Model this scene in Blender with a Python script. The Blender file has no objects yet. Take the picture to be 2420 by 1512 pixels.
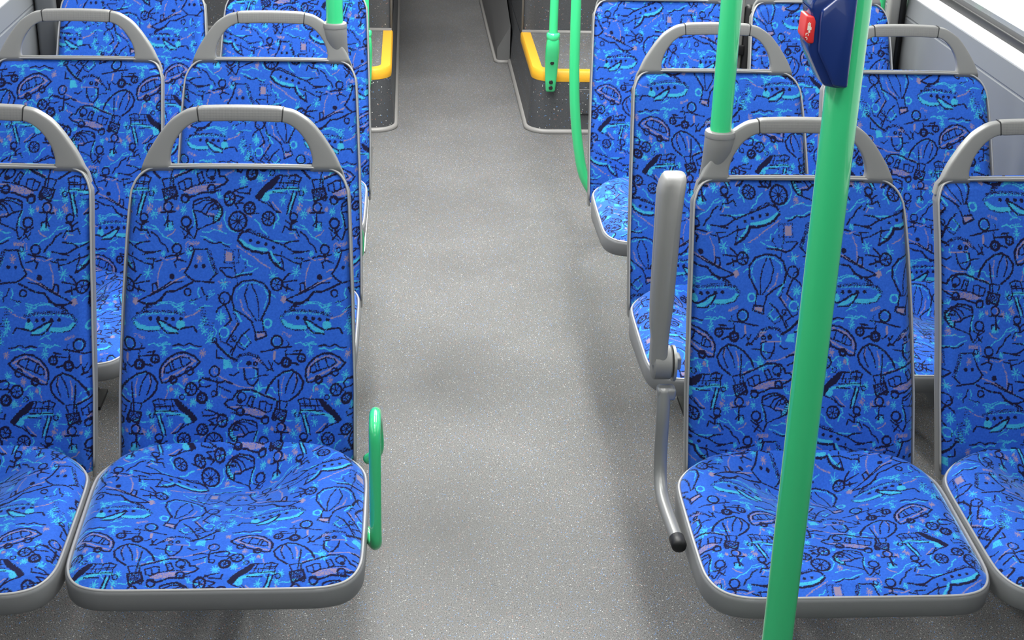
import bpy, bmesh, math, random
import numpy as np
from mathutils import Vector, Matrix
from math import sin, cos, pi, radians

random.seed(7)
rng = np.random.default_rng(11)
SC = bpy.context.scene
COL = SC.collection

# ------------------------------------------------------------------ camera
F_PX = 3514.4
CAM = Vector((-.2041, -2.6588, 1.8624)); PITCH, YAW, ROLL = .4135, .0761, .0300
fw = Vector((sin(YAW)*cos(PITCH), cos(YAW)*cos(PITCH), -sin(PITCH)))
rt = Vector((cos(YAW), -sin(YAW), 0)); up = rt.cross(fw)
rt2 = rt*cos(ROLL) + up*sin(ROLL); up2 = -rt*sin(ROLL) + up*cos(ROLL)
cd = bpy.data.cameras.new('camera'); cam = bpy.data.objects.new('camera', cd); COL.objects.link(cam)
cd.sensor_width = 36; cd.lens = F_PX/2420*36; cd.clip_start = .05; cd.clip_end = 200
M = Matrix.Identity(4)
for i in range(3):
    M[i][0] = rt2[i]; M[i][1] = up2[i]; M[i][2] = -fw[i]; M[i][3] = CAM[i]
cam.matrix_world = M
SC.camera = cam

# ------------------------------------------------------------------ world, fill lamps, exposure
w = bpy.data.worlds.new('overcast_sky'); SC.world = w; w.use_nodes = True
wn = w.node_tree.nodes['Background']
wn.inputs[0].default_value = (.97, .985, 1, 1); wn.inputs[1].default_value = 1.45
SC.view_settings.view_transform = 'Standard'; SC.view_settings.look = 'None'
SC.view_settings.gamma = 1; SC.view_settings.exposure = -0.12
SC.view_settings.use_curve_mapping = False
SC.cycles.max_bounces = 8; SC.cycles.diffuse_bounces = 5

def area(name, loc, rot, sx, sy, power, color=(1, 1, 1), portal=False):
    d = bpy.data.lights.new(name, 'AREA'); d.shape = 'RECTANGLE'; d.size = sx; d.size_y = sy
    d.energy = power; d.color = color
    if portal: d.cycles.is_portal = True
    o = bpy.data.objects.new(name, d); o.location = loc; o.rotation_euler = rot; COL.objects.link(o)
    return o
LAMP_W = 27
for i, (y, pw) in enumerate(((-2.6, .12), (-1.2, .30), (.2, .80), (1.6, 1.7), (3.0, 2.0), (4.6, .3), (6.4, .5))):
    for sx in (-1, 1):
        area('ceiling_fill_light', (sx*.38, y, 2.262), (0, 0, 0), .16, 1.1, LAMP_W*pw, (1, .99, .96))  # unseen lamps, added; power per row shapes floor and seat brightness
for sx in (-1, 1):
    area('window_portal', (sx*1.36, .95, 1.50), (0, sx*pi/2, 0), .95, 5.9, 1, portal=True)

# ------------------------------------------------------------------ materials
def new_mat(name, color=(.5, .5, .5), rough=.5, metal=0, spec=.5):
    m = bpy.data.materials.new(name); m.use_nodes = True
    b = m.node_tree.nodes['Principled BSDF']
    b.inputs['Base Color'].default_value = (*color, 1); b.inputs['Roughness'].default_value = rough
    b.inputs['Metallic'].default_value = metal; b.inputs['Specular IOR Level'].default_value = spec
    return m, b, m.node_tree.nodes, m.node_tree.links

def noise_bump(m, scale, strength, dist=.001):
    N, L = m.node_tree.nodes, m.node_tree.links; b = N['Principled BSDF']
    tc = N.new('ShaderNodeTexCoord'); n = N.new('ShaderNodeTexNoise'); n.inputs['Scale'].default_value = scale
    n.inputs['Detail'].default_value = 3
    bp = N.new('ShaderNodeBump'); bp.inputs['Strength'].default_value = strength; bp.inputs['Distance'].default_value = dist
    L.new(tc.outputs['Object'], n.inputs['Vector']); L.new(n.outputs['Fac'], bp.inputs['Height'])
    L.new(bp.outputs['Normal'], b.inputs['Normal'])

def math_node(N, L, op, a, b=None, clamp=False):
    n = N.new('ShaderNodeMath'); n.operation = op; n.use_clamp = clamp
    for i, v in enumerate((a, b)):
        if v is None: continue
        if isinstance(v, (int, float)): n.inputs[i].default_value = v
        else: L.new(v, n.inputs[i])
    return n.outputs[0]

def mixc(N, L, fac, a, b):
    n = N.new('ShaderNodeMix'); n.data_type = 'RGBA'
    if isinstance(fac, (int, float)): n.inputs[0].default_value = fac
    else: L.new(fac, n.inputs[0])
    for i, v in ((6, a), (7, b)):
        if isinstance(v, tuple): n.inputs[i].default_value = (*v, 1)
        else: L.new(v, n.inputs[i])
    return n.outputs[2]

def fabric_material():
    m, b, N, L = new_mat('patterned_moquette', rough=.9, spec=.25)
    at = N.new('ShaderNodeAttribute'); at.attribute_name = 'weave'
    sp = N.new('ShaderNodeSeparateColor'); L.new(at.outputs['Color'], sp.inputs[0])
    tc = N.new('ShaderNodeTexCoord'); nz = N.new('ShaderNodeTexNoise'); nz.inputs['Scale'].default_value = 260
    nz.inputs['Detail'].default_value = 2; L.new(tc.outputs['Object'], nz.inputs['Vector'])
    base = mixc(N, L, nz.outputs['Fac'], (.011, .075, .42), (.030, .140, .66))
    c1 = mixc(N, L, sp.outputs[2], base, (.30, .22, .27))
    c2 = mixc(N, L, sp.outputs[1], c1, (.045, .40, .60))
    c3 = mixc(N, L, sp.outputs[0], c2, (.006, .006, .035))
    L.new(c3, b.inputs['Base Color'])
    sw = math_node(N, L, 'MULTIPLY_ADD', sp.outputs[0], -.7); sw.node.inputs[2].default_value = 1.0; L.new(sw, b.inputs['Sheen Weight']); b.inputs['Sheen Roughness'].default_value = .32
    b.inputs['Sheen Tint'].default_value = (.42, .70, 1, 1)
    bp = N.new('ShaderNodeBump'); bp.inputs['Strength'].default_value = .25; bp.inputs['Distance'].default_value = .001
    h = math_node(N, L, 'SUBTRACT', nz.outputs['Fac'], sp.outputs[0])
    L.new(h, bp.inputs['Height']); L.new(bp.outputs['Normal'], b.inputs['Normal'])
    return m

def speckle_material(name, dark, light, rough, cell, dens, blotch=0., spec=.5, grain=.25):
    """vinyl with small white, blue and brown chips"""
    m, b, N, L = new_mat(name, rough=rough, spec=spec)
    tc = N.new('ShaderNodeTexCoord').outputs['Object']
    g = N.new('ShaderNodeTexNoise'); g.inputs['Scale'].default_value = 420; g.inputs['Detail'].default_value = 2
    L.new(tc, g.inputs['Vector'])
    gs = math_node(N, L, 'MULTIPLY_ADD', g.outputs['Fac'], 3.0); gs.node.inputs[2].default_value = -1.0; gs.node.use_clamp = True
    col = mixc(N, L, gs, dark, light)
    chips = [((.52, .52, .50), 1.0, (0, 0, 0)), ((.10, .25, .55), 1.0, (3.1, 1.7, .4)), ((.26, .13, .10), .9, (7.3, 5.1, 2.2)), ((.02, .02, .025), .9, (1.3, 8.1, 4.2))]
    for i, (cc, mul, off) in enumerate(chips):
        mp = N.new('ShaderNodeMapping'); mp.inputs['Location'].default_value = off; L.new(tc, mp.inputs['Vector'])
        v = N.new('ShaderNodeTexVoronoi'); v.inputs['Scale'].default_value = cell*mul; L.new(mp.outputs[0], v.inputs['Vector'])
        s = N.new('ShaderNodeSeparateColor'); L.new(v.outputs['Color'], s.inputs[0])
        on = math_node(N, L, 'LESS_THAN', s.outputs[0], dens)
        r = math_node(N, L, 'MULTIPLY_ADD', s.outputs[1], .25); r.node.inputs[2].default_value = .15
        near = math_node(N, L, 'LESS_THAN', v.outputs['Distance'], r)
        f = math_node(N, L, 'MULTIPLY', on, near)
        col = mixc(N, L, f, col, cc)
    if blotch:
        # soft dark patches along the gangway
        for (px, py, rx, ry, dk) in DARK_PATCHES:
            mp = N.new('ShaderNodeMapping'); mp.vector_type = 'TEXTURE'; mp.inputs['Location'].default_value = (px, py, 0); mp.inputs['Scale'].default_value = (rx, ry, 1)
            dn = N.new('ShaderNodeTexNoise'); dn.inputs['Scale'].default_value = 6; L.new(tc, dn.inputs['Vector'])
            mix_ = N.new('ShaderNodeVectorMath'); mix_.operation = 'MULTIPLY_ADD'; L.new(dn.outputs['Color'], mix_.inputs[0]); mix_.inputs[1].default_value = (.16, .16, 0); L.new(tc, mix_.inputs[2])
            L.new(mix_.outputs[0], mp.inputs['Vector'])
            gr = N.new('ShaderNodeTexGradient'); gr.gradient_type = 'SPHERICAL'; L.new(mp.outputs[0], gr.inputs[0])
            k_ = math_node(N, L, 'MULTIPLY_ADD', gr.outputs['Fac'], -dk); k_.node.inputs[2].default_value = 1
            vm = N.new('ShaderNodeVectorMath'); vm.operation = 'SCALE'; L.new(col, vm.inputs[0]); L.new(k_, vm.inputs['Scale']); col = vm.outputs[0]
        n = N.new('ShaderNodeTexNoise'); n.inputs['Scale'].default_value = 2.1; n.inputs['Detail'].default_value = 4
        n.inputs['Roughness'].default_value = .55; L.new(tc, n.inputs['Vector'])
        rp = N.new('ShaderNodeMapRange'); rp.inputs[1].default_value = .38; rp.inputs[2].default_value = .62
        rp.inputs[3].default_value = 1-blotch; rp.inputs[4].default_value = 1; L.new(n.outputs['Fac'], rp.inputs[0])
        vm = N.new('ShaderNodeVectorMath'); vm.operation = 'SCALE'; L.new(col, vm.inputs[0]); L.new(rp.outputs[0], vm.inputs['Scale'])
        col = vm.outputs[0]
    L.new(col, b.inputs['Base Color'])
    bp = N.new('ShaderNodeBump'); bp.inputs['Strength'].default_value = grain; bp.inputs['Distance'].default_value = .001
    L.new(g.outputs['Fac'], bp.inputs['Height']); L.new(bp.outputs['Normal'], b.inputs['Normal'])
    return m

MAT = {}
DARK_PATCHES = [(-.02, 1.22, .36, .40, .5), (-.36, 1.72, .15, .10, .4), (-.06, .42, .36, .5, .5), (-.1, 5.4, .3, 1.2, .4)]
MAT['fabric'] = fabric_material()
MAT['floor'] = speckle_material('speckled_grey_vinyl', (.028, .028, .028), (.195, .195, .192), .48, 290, .13, .16, spec=.28)
MAT['box'] = speckle_material('speckled_charcoal_vinyl', (.036, .038, .043), (.064, .067, .073), .42, 170, .05)
MAT['tier'] = speckle_material('speckled_grey_vinyl_step', (.07, .07, .07), (.15, .15, .15), .4, 170, .12)
MAT['plastic'], *_ = new_mat('grey_seat_plastic', (.18, .181, .177), .42); noise_bump(MAT['plastic'], 900, .12, .0004)
MAT['lip'], *_ = new_mat('pale_edge_highlight_plastic', (.36, .36, .36), .35)  # pale grey lip; the edge highlight is partly put into this colour
MAT['pan'], *_ = new_mat('grey_pan_plastic', (.21, .216, .222), .42); noise_bump(MAT['pan'], 700, .15, .0004)
MAT['black'], *_ = new_mat('black_painted_steel', (.008, .008, .009), .5)
MAT['green'], gb, *_ = new_mat('green_powder_coat', (.048, .62, .235), .2); gb.inputs['Coat Weight'].default_value = .8; gb.inputs['Coat Roughness'].default_value = .04
MAT['yellow'], *_ = new_mat('yellow_nosing', (.66, .34, .018), .5); noise_bump(MAT['yellow'], 300, .4, .001)
MAT['blue'], bb, *_ = new_mat('blue_casing_plastic', (.010, .032, .17), .22); bb.inputs['Coat Weight'].default_value = .4
MAT['red'], *_ = new_mat('red_button_plastic', (.72, .03, .03), .4)
MAT['white'], *_ = new_mat('white_print', (.85, .8, .7), .6)
MAT['wall'], *_ = new_mat('grey_wall_panel', (.115, .123, .132), .5); noise_bump(MAT['wall'], 500, .15, .0005)
MAT['sill'], *_ = new_mat('pale_window_sill', (.72, .73, .74), .45)
MAT['ceiling'], *_ = new_mat('white_ceiling_panel', (.72, .72, .70), .6)
MAT['cove'], *_ = new_mat('grey_cove_strip', (.20, .195, .19), .45)
MAT['steel'], *_ = new_mat('brushed_steel_strip', (.5, .5, .5), .3, .8)
MAT['armgrey'], *_ = new_mat('armrest_grey_plastic', (.215, .215, .21), .45); noise_bump(MAT['armgrey'], 1200, .25, .0004)
MAT['silver'], *_ = new_mat('silver_painted_tube', (.25, .253, .25), .35, .3)
MAT['bellow'], *_ = new_mat('dark_rubber_floor', (.09, .09, .092), .6); noise_bump(MAT['bellow'], 200, .3)

def grip_material():
    m, b, N, L = new_mat('dimpled_grip_plastic', (.17, .17, .166), .55)
    tc = N.new('ShaderNodeTexCoord'); mp = N.new('ShaderNodeMapping')
    mp.inputs['Rotation'].default_value = (0, 0, .5); mp.inputs['Scale'].default_value = (1, .2, 1)
    L.new(tc.outputs['Object'], mp.inputs['Vector'])
    v = N.new('ShaderNodeTexVoronoi'); v.inputs['Scale'].default_value = 210; v.inputs['Randomness'].default_value = 0
    L.new(mp.outputs[0], v.inputs['Vector'])
    bp = N.new('ShaderNodeBump'); bp.inputs['Strength'].default_value = .35; bp.inputs['Distance'].default_value = .001
    L.new(v.outputs['Distance'], bp.inputs['Height']); L.new(bp.outputs['Normal'], b.inputs['Normal'])
    return m
MAT['grip'] = grip_material()

def glass_material():
    m = bpy.data.materials.new('window_glass'); m.use_nodes = True; N, L = m.node_tree.nodes, m.node_tree.links
    N.remove(N['Principled BSDF']); out = N['Material Output']
    t = N.new('ShaderNodeBsdfTransparent'); t.inputs[0].default_value = (.99, 1, 1, 1)
    g = N.new('ShaderNodeBsdfGlossy'); g.inputs['Roughness'].default_value = .02
    mx = N.new('ShaderNodeMixShader'); mx.inputs[0].default_value = .04; L.new(t.outputs[0], mx.inputs[1]); L.new(g.outputs[0], mx.inputs[2])
    L.new(mx.outputs[0], out.inputs[0]); return m
MAT['glass'] = glass_material()
ml, mlb, *_ = new_mat('fill_lamp_diffuser', (.9, .9, .9), .4); mlb.inputs['Emission Color'].default_value = (1, .99, .96, 1); mlb.inputs['Emission Strength'].default_value = 4
MAT['lamp'] = ml

# ------------------------------------------------------------------ helpers
def obj(name, me, mat, parent=None, smooth=True, auto=None):
    if isinstance(me, bmesh.types.BMesh):
        bm = me; me = bpy.data.meshes.new(name); bmesh.ops.recalc_face_normals(bm, faces=bm.faces); bm.to_mesh(me); bm.free()
    o = bpy.data.objects.new(name, me); COL.objects.link(o)
    if mat is not None: me.materials.append(mat)
    if smooth:
        me.polygons.foreach_set('use_smooth', [True]*len(me.polygons))
        if auto:
            me.set_sharp_from_angle(angle=radians(auto))
    if parent: o.parent = parent
    return o
def thing(name, label, cat, loc=(0, 0, 0), group=None):
    o = bpy.data.objects.new(name, None); COL.objects.link(o); o.location = loc; o.empty_display_size = .1
    o['label'] = label; o['category'] = cat
    if group: o['group'] = group
    return o
def tag(o, label, cat, group=None):
    o['label'] = label; o['category'] = cat
    if group: o['group'] = group
    return o
def struct(o):
    o['kind'] = 'structure'; return o

def bm_box(bm, x0, x1, y0, y1, z0, z1, bev=0, seg=3):
    r = bmesh.ops.create_cube(bm, size=1)
    for v in r['verts']:
        v.co = Vector(((x0+x1)/2+v.co.x*(x1-x0), (y0+y1)/2+v.co.y*(y1-y0), (z0+z1)/2+v.co.z*(z1-z0)))
    if bev:
        es = list({e for v in r['verts'] for e in v.link_edges})
        bmesh.ops.bevel(bm, geom=es, offset=bev, segments=seg, affect='EDGES', profile=.5)
    return bm
def box(x0, x1, y0, y1, z0, z1, bev=0, seg=3):
    return bm_box(bmesh.new(), x0, x1, y0, y1, z0, z1, bev, seg)

def catmull(P, n=8):
    P = [Vector(p) for p in P]; out = []
    Q = [P[0]*2-P[1]] + P + [P[-1]*2-P[-2]]
    for i in range(1, len(Q)-2):
        for k in range(n):
            t = k/n; a, b, c, d = Q[i-1], Q[i], Q[i+1], Q[i+2]
            out.append(.5*((2*b)+(c-a)*t+(2*a-5*b+4*c-d)*t*t+(3*b-a-3*c+d)*t**3))
    out.append(P[-1]); return out

def bm_tube(bm, pts, r, seg=20, cap='flat', closed=False):
    pts = [Vector((p[0], p[1], p[2])) for p in pts]; n = len(pts)
    radii = r if isinstance(r, (list, tuple)) else [r]*n
    rings = []; prev = None
    for i, p in enumerate(pts):
        if closed: t = (pts[(i+1) % n]-pts[i-1]).normalized()
        else: t = ((pts[min(i+1, n-1)]-pts[max(i-1, 0)])).normalized()
        if prev is None:
            a = Vector((0, 0, 1)) if abs(t.z) < .9 else Vector((1, 0, 0)); u = (a-t*a.dot(t)).normalized()
        else: u = (prev-t*prev.dot(t)).normalized()
        prev = u; v = t.cross(u)
        rings.append([bm.verts.new(p+(u*cos(2*pi*k/seg)+v*sin(2*pi*k/seg))*radii[i]) for k in range(seg)])
    m = n if closed else n-1
    for i in range(m):
        A, B = rings[i], rings[(i+1) % n]
        for k in range(seg): bm.faces.new((A[k], A[(k+1) % seg], B[(k+1) % seg], B[k]))
    if not closed:
        bm.faces.new(rings[0][::-1]); bm.faces.new(rings[-1])
    return bm
def tube(pts, r, seg=20, closed=False): return bm_tube(bmesh.new(), pts, r, seg, closed=closed)

def loft(rings, close_ring=True, caps=(True, True)):
    bm = bmesh.new(); R = [[bm.verts.new(p) for p in r] for r in rings]; n = len(R[0])
    for A, B in zip(R[:-1], R[1:]):
        for k in range(n if close_ring else n-1):
            bm.faces.new((A[k], A[(k+1) % n], B[(k+1) % n], B[k]))
    if caps[0]: bm.faces.new(R[0][::-1])
    if caps[1]: bm.faces.new(R[-1])
    return bm
def extrude_poly(poly, vec, bev=0, seg=3):
    """poly: list of 3D points, extruded along vec"""
    bm = bmesh.new(); vs = [bm.verts.new(p) for p in poly]; f = bm.faces.new(vs)
    r = bmesh.ops.extrude_face_region(bm, geom=[f])
    for v in r['geom']:
        if isinstance(v, bmesh.types.BMVert): v.co += Vector(vec)
    bmesh.ops.recalc_face_normals(bm, faces=bm.faces)
    if bev: bmesh.ops.bevel(bm, geom=list(bm.edges), offset=bev, segments=seg, affect='EDGES', profile=.5)
    return bm

# ------------------------------------------------------------------ woven pattern (child-like drawings of vehicles and people)
# strokes are laid out in a drawing frame 345 wide x 484 high; below it comes the same motif mirrored
PW, PH, MIR = 345., 484., 1078.
NX, NY = 276, 836
T = np.zeros((NY, NX, 4), np.float32)     # dark, cyan, tan, speckle
VIEWS = {'a': (300, 380, 4.447), 'b': (560, 380, 4.447), 'c': (300, 700, 4.2), 'd': (560, 700, 4.2), 'p': (0, 0, 1.)}
CH = {'d': 0, 'c': 1, 't': 2}
def _px(view, pts):
    ox, oy, s = VIEWS[view]; return [(ox+x/s, oy+y/s) for x, y in pts]
def _seg(ch, a, b, wd, dens=1.):
    sx, sy = NX/PW, NY/(2*PH)
    for mir in (0, 1):
        (x0, y0), (x1, y1) = a, b
        if mir: x0, x1, y0, y1 = MIR-x0, MIR-x1, y0+PH, y1+PH
        x0 *= sx; x1 *= sx; y0 *= sy; y1 *= sy; r = wd*.5*(sx+sy)/2
        xa, xb = int(math.floor(min(x0, x1)-r-1)), int(math.ceil(max(x0, x1)+r+1))
        ya, yb = int(math.floor(min(y0, y1)-r-1)), int(math.ceil(max(y0, y1)+r+1))
        r *= (1.07, .92, .92)[ch]
        X, Y = np.meshgrid(np.arange(xa, xb+1), np.arange(ya, yb+1))
        dx, dy = x1-x0, y1-y0; L2 = dx*dx+dy*dy+1e-9
        t = np.clip(((X-x0)*dx+(Y-y0)*dy)/L2, 0, 1)
        d = np.hypot(X-x0-t*dx, Y-y0-t*dy)
        jit = rng.normal(0, .22, d.shape)
        on = (d+jit < r)
        if dens < 1: on &= (rng.random(d.shape) < dens)
        T[(Y[on] % NY), (X[on] % NX), ch] = 1
def S(kind, view, pts, wd=3.6, close=False, dens=1.):
    P = _px(view, pts)
    if close: P = P+[P[0]]
    # hand-drawn wobble
    for a, b in zip(P[:-1], P[1:]):
        _seg(CH[kind], a, b, wd, dens)
def C(kind, view, c, r, wd=3.4, ry=None, spokes=0, dens=1.):
    ry = ry or r; n = 18
    S(kind, view, [(c[0]+r*cos(2*pi*k/n), c[1]+ry*sin(2*pi*k/n)) for k in range(n+1)], wd, dens=dens)
    for k in range(spokes):
        a = pi*k/spokes+.2
        S(kind, view, [(c[0]-r*cos(a), c[1]-ry*sin(a)), (c[0]+r*cos(a), c[1]+ry*sin(a))], 2.2)
def ST(kind, view, c, r, wd=2.0, n=4):
    for k in range(n):
        a = pi*k/n+.3; rr = r*(.8+.35*((k*7) % 3)/2)
        S(kind, view, [(c[0]-rr*cos(a), c[1]-rr*sin(a)), (c[0]+rr*cos(a), c[1]+rr*sin(a))], wd)
def FILL(kind, view, poly, dens=1., step=2.2, wd=3.):
    P = _px(view, poly); ys = [p[1] for p in P]; y = min(ys)
    while y <= max(ys):
        xs = []
        for (x0, y0), (x1, y1) in zip(P, P[1:]+P[:1]):
            if (y0 <= y < y1) or (y1 <= y < y0): xs.append(x0+(y-y0)/(y1-y0)*(x1-x0))
        xs.sort()
        for a, b in zip(xs[::2], xs[1::2]): _seg(CH[kind], (a, y), (b, y), wd, dens)
        y += step
# background cyan / tan doodles
for pts in ([(455,175),(530,180),(560,130),(610,130),(690,130)], [(335,455),(400,460),(450,430),(510,450)], [(290,690),(340,710),(380,760),(430,810),(490,830),(530,870),(570,870)],
            [(710,560),(730,620),(745,680),(720,720)], [(1050,575),(1035,640),(1060,700),(1100,750),(1165,770)], [(820,765),(880,770),(940,745),(1000,760),(1060,785)],
            [(795,805),(860,820),(930,860),(1000,860),(1060,885),(1120,885)], [(960,400),(975,440),(1010,430)], [(1170,1180),(1330,1150),(1400,1110)],
            [(1215,990),(1240,1030),(1285,1040),(1290,1090),(1340,1100)], [(420,610),(445,650)], [(380,1440),(480,1430),(560,1460),(640,1440)]):
    S('c', 'a', pts, 2.4)
for c, r in (((700,115),42),((1215,295),46),((1385,265),36),((325,590),46),((625,560),38),((690,965),46),((1045,1270),50),((490,710),34),((420,965),26)): ST('c', 'a', c, r)
for pts in ([(430,590),(450,640),(410,680),(395,735)], [(200,650),(250,690),(270,740),(330,790)]): S('c', 'b', pts, 2.8)
for c, r in (((485,470),46),((700,370),38),((665,450),38),((400,1190),56),((640,1150),60)): ST('c', 'b', c, r)
for c, r in (((650,540),34),((760,555),30),((940,540),20)): ST('t', 'b', c, r)
ST('t', 'a', (1000,715), 30); ST('t', 'a', (790,1020), 38); FILL('t', 'a', [(680,850),(780,855),(785,890),(690,895)], .6)
S('t', 'a', [(585,1140),(610,1120),(650,1115)], 2.6); S('t', 'a', [(270,480),(310,520)], 2.6); S('t', 'a', [(460,800),(510,780),(540,740)], 2.6)
# bus
S('d', 'a', [(505,260),(560,235),(640,210),(700,180),(780,150),(860,150),(930,165),(965,210),(980,250),(1030,250),(1062,285),(1030,320),(950,355)], 4.6)
S('d', 'a', [(940,395),(870,395),(800,400),(740,425),(680,440),(600,420)], 4.4); S('d', 'a', [(505,260),(515,330),(545,380),(560,430)], 4)
S('d', 'a', [(560,300),(600,290),(640,265),(690,270),(700,340),(630,375),(580,365)], 3.4, True); S('d', 'a', [(620,280),(640,370)], 3)
S('d', 'a', [(745,225),(790,210),(830,290),(790,320)], 3.4, True); C('d', 'a', (885,220), 45); C('d', 'a', (905,262), 14, 5)
S('d', 'a', [(700,340),(830,310),(940,300)], 2.6)
C('d', 'a', (900,365), 38, 4.4); C('d', 'a', (635,450), 38, 4); C('d', 'a', (535,435), 20, 4)
FILL('t', 'a', [(620,400),(640,360),(850,325),(860,370),(740,410)], .7); S('t', 'a', [(520,235),(600,215),(700,190)], 2.6); S('t', 'a', [(880,320),(1000,320)], 2.6)
S('c', 'a', [(720,200),(800,165),(900,170),(940,200)], 2.4, dens=.6); S('c', 'a', [(580,480),(680,485)], 2.4, dens=.7); S('t', 'a', [(1040,235),(1120,195)], 4, dens=.6)
# umbrella
FILL('d', 'b', [(195,440),(250,370),(330,300),(400,240),(440,245),(410,300),(370,350),(300,390),(240,470)])
S('d', 'b', [(400,240),(470,235),(540,240),(600,225),(660,250),(650,285),(560,285)], 3.4)
for l in ([(470,240),(440,330)], [(540,240),(520,335)], [(600,235),(585,325)], [(430,300),(640,305)], [(400,355),(640,350)], [(640,285),(640,380)], [(380,390),(520,400)], [(480,300),(480,350)]): S('d', 'b', l, 2.8)
S('c', 'b', [(290,430),(330,400),(400,385),(480,370),(540,350),(600,350),(640,365)], 7.5); C('c', 'b', (300,440), 22, 9)
S('d', 'b', [(585,380),(570,450),(540,520),(530,600)], 3.4); S('d', 'b', [(625,385),(600,470),(575,560),(560,610)], 3.4); S('c', 'b', [(600,400),(580,470),(550,570)], 5)
S('d', 'b', [(340,480),(400,560),(460,582)], 3.2); S('d', 'b', [(240,470),(320,500),(380,540),(430,582)], 3.2); S('t', 'b', [(370,480),(430,540),(470,575)], 2.6)
# running figure, wheel
C('d', 'b', (600,620), 38, 4); S('d', 'b', [(590,650),(570,740)], 4.4); S('d', 'b', [(520,655),(570,690),(640,660)], 3.4)
S('d', 'b', [(490,765),(510,710),(570,740),(630,740),(660,800)], 3.6); S('t', 'b', [(560,775),(610,775),(640,820)], 2.4)
C('d', 'b', (340,640), 64, 4.2, spokes=4)
# standing figure
C('d', 'a', (465,525), 45, 3.8); C('t', 'a', (475,525), 38, 2.2, dens=.6); S('d', 'a', [(390,578),(535,572)], 3.6); S('d', 'a', [(462,570),(462,710)], 4)
S('d', 'a', [(462,650),(430,700)], 3.4); S('d', 'a', [(465,655),(510,665),(515,705)], 3.2); FILL('c', 'a', [(470,680),(500,680),(520,745),(430,745)], .7)
# parachutist
S('d', 'a', [(720,540),(725,480),(790,455),(880,445),(960,480),(1015,540),(1020,600),(980,660),(930,680)], 4.2)
S('d', 'a', [(740,512),(830,470),(900,470),(950,495),(985,560)], 3); S('d', 'a', [(810,570),(850,510),(930,480)], 3.2); S('d', 'a', [(850,600),(900,520),(950,495)], 3.2)
S('d', 'a', [(720,560),(810,580),(870,620),(930,620),(930,680)], 3.6); S('c', 'a', [(1003,540),(990,600),(950,650)], 8)
for k in range(6): S('d', 'a', [(985+4*k-20*k*.6, 540+22*k),(1020-14*k*.6, 548+22*k)], 1.8)
S('d', 'a', [(720,560),(750,640),(765,740),(735,830)], 3.6); S('d', 'a', [(930,685),(850,710),(770,745)], 3.2); S('d', 'a', [(735,830),(690,790),(660,755)], 3)
C('d', 'a', (650,670), 48, 4.2); S('d', 'a', [(660,730),(680,770),(635,828)], 4); S('d', 'a', [(595,715),(655,760),(720,715)], 3.2); S('t', 'a', [(860,590),(940,610)], 5, dens=.6)
# bicycle and cart wheel
C('d', 'a', (1090,455), 54, 4.6, ry=64, spokes=3); C('d', 'a', (1300,545), 55, 4.6, spokes=3)
S('d', 'a', [(1140,370),(1180,400),(1290,408),(1300,365)], 3.6); S('d', 'a', [(1130,420),(1240,450),(1180,480),(1280,520)], 3.2); S('d', 'a', [(1150,500),(1180,545),(1140,500),(1230,500)], 3.6); S('d', 'a', [(1300,590),(1390,590)], 3.2)
C('d', 'a', (1180,668), 90, 5, spokes=5); S('t', 'a', [(1260,590),(1320,625)], 2.6)
# airplane
S('d', 'b', [(30,825),(60,780),(130,762),(230,800),(320,830),(430,868),(520,900),(600,948),(680,955),(770,942)], 3.6)
S('d', 'b', [(40,800),(80,760),(150,745),(250,790),(340,820)], 5, dens=.65)
S('c', 'b', [(52,848),(110,890),(200,925),(325,940)], 8.5); S('d', 'b', [(30,850),(90,912),(180,952),(280,970),(350,968),(370,1020),(420,1080),(515,1132)], 5.4)
S('c', 'b', [(372,955),(400,1010),(470,1085)], 5)
for c in ((160,850),(238,867),(320,885),(400,915)): C('d', 'b', c, 8, 4)
S('d', 'b', [(400,980),(500,1000),(600,1050),(680,1070),(690,1110)], 3.2); S('d', 'b', [(485,955),(480,1000),(500,1060),(510,1130)], 3.2)
S('d', 'b', [(620,1012),(720,1016)], 3); S('d', 'b', [(705,1015),(685,1115)], 3); S('d', 'b', [(590,972),(690,958)], 3.4); S('d', 'b', [(500,890),(560,858),(660,848)], 3.6)
S('c', 'b', [(370,852),(590,856)], 2.6); S('t', 'b', [(20,900),(110,960),(200,1010),(280,1070),(370,1115)], 3, dens=.8)
S('d', 'a', [(840,840),(900,870),(960,880),(1000,865),(1050,900),(1100,915)], 3.2)
# squiggle, climber
S('d', 'a', [(300,760),(360,800),(400,870),(440,890),(470,950)], 3.6)
C('d', 'a', (558,925), 46, 4); S('d', 'a', [(440,1005),(500,990),(560,990),(630,970)], 3.8); S('d', 'a', [(565,975),(560,1025)], 3.8)
S('d', 'a', [(550,1105),(530,1050),(580,1030),(650,1052)], 3.6); S('t', 'a', [(385,1005),(460,1032),(560,1010),(590,1012)], 3, dens=.8); S('t', 'a', [(410,1055),(370,1150),(362,1230),(365,1295)], 3, dens=.8)
S('d', 'a', [(340,1045),(400,1030)], 3.2)
# blob with eyes
S('d', 'a', [(740,932),(720,1000),(690,1080),(640,1160),(680,1200),(740,1240),(830,1246),(940,1256)], 4.2); S('d', 'a', [(740,932),(840,936),(870,930)], 3.6)
C('d', 'a', (755,1098), 8, 4); C('d', 'a', (830,1096), 10, 4.6); S('d', 'a', [(885,950),(910,1030),(940,1100),(965,1160)], 9, dens=.6); S('c', 'a', [(865,940),(890,1040),(930,1120),(950,1170)], 2.6, dens=.5)
S('d', 'a', [(965,1170),(905,1230)], 4)
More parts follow.
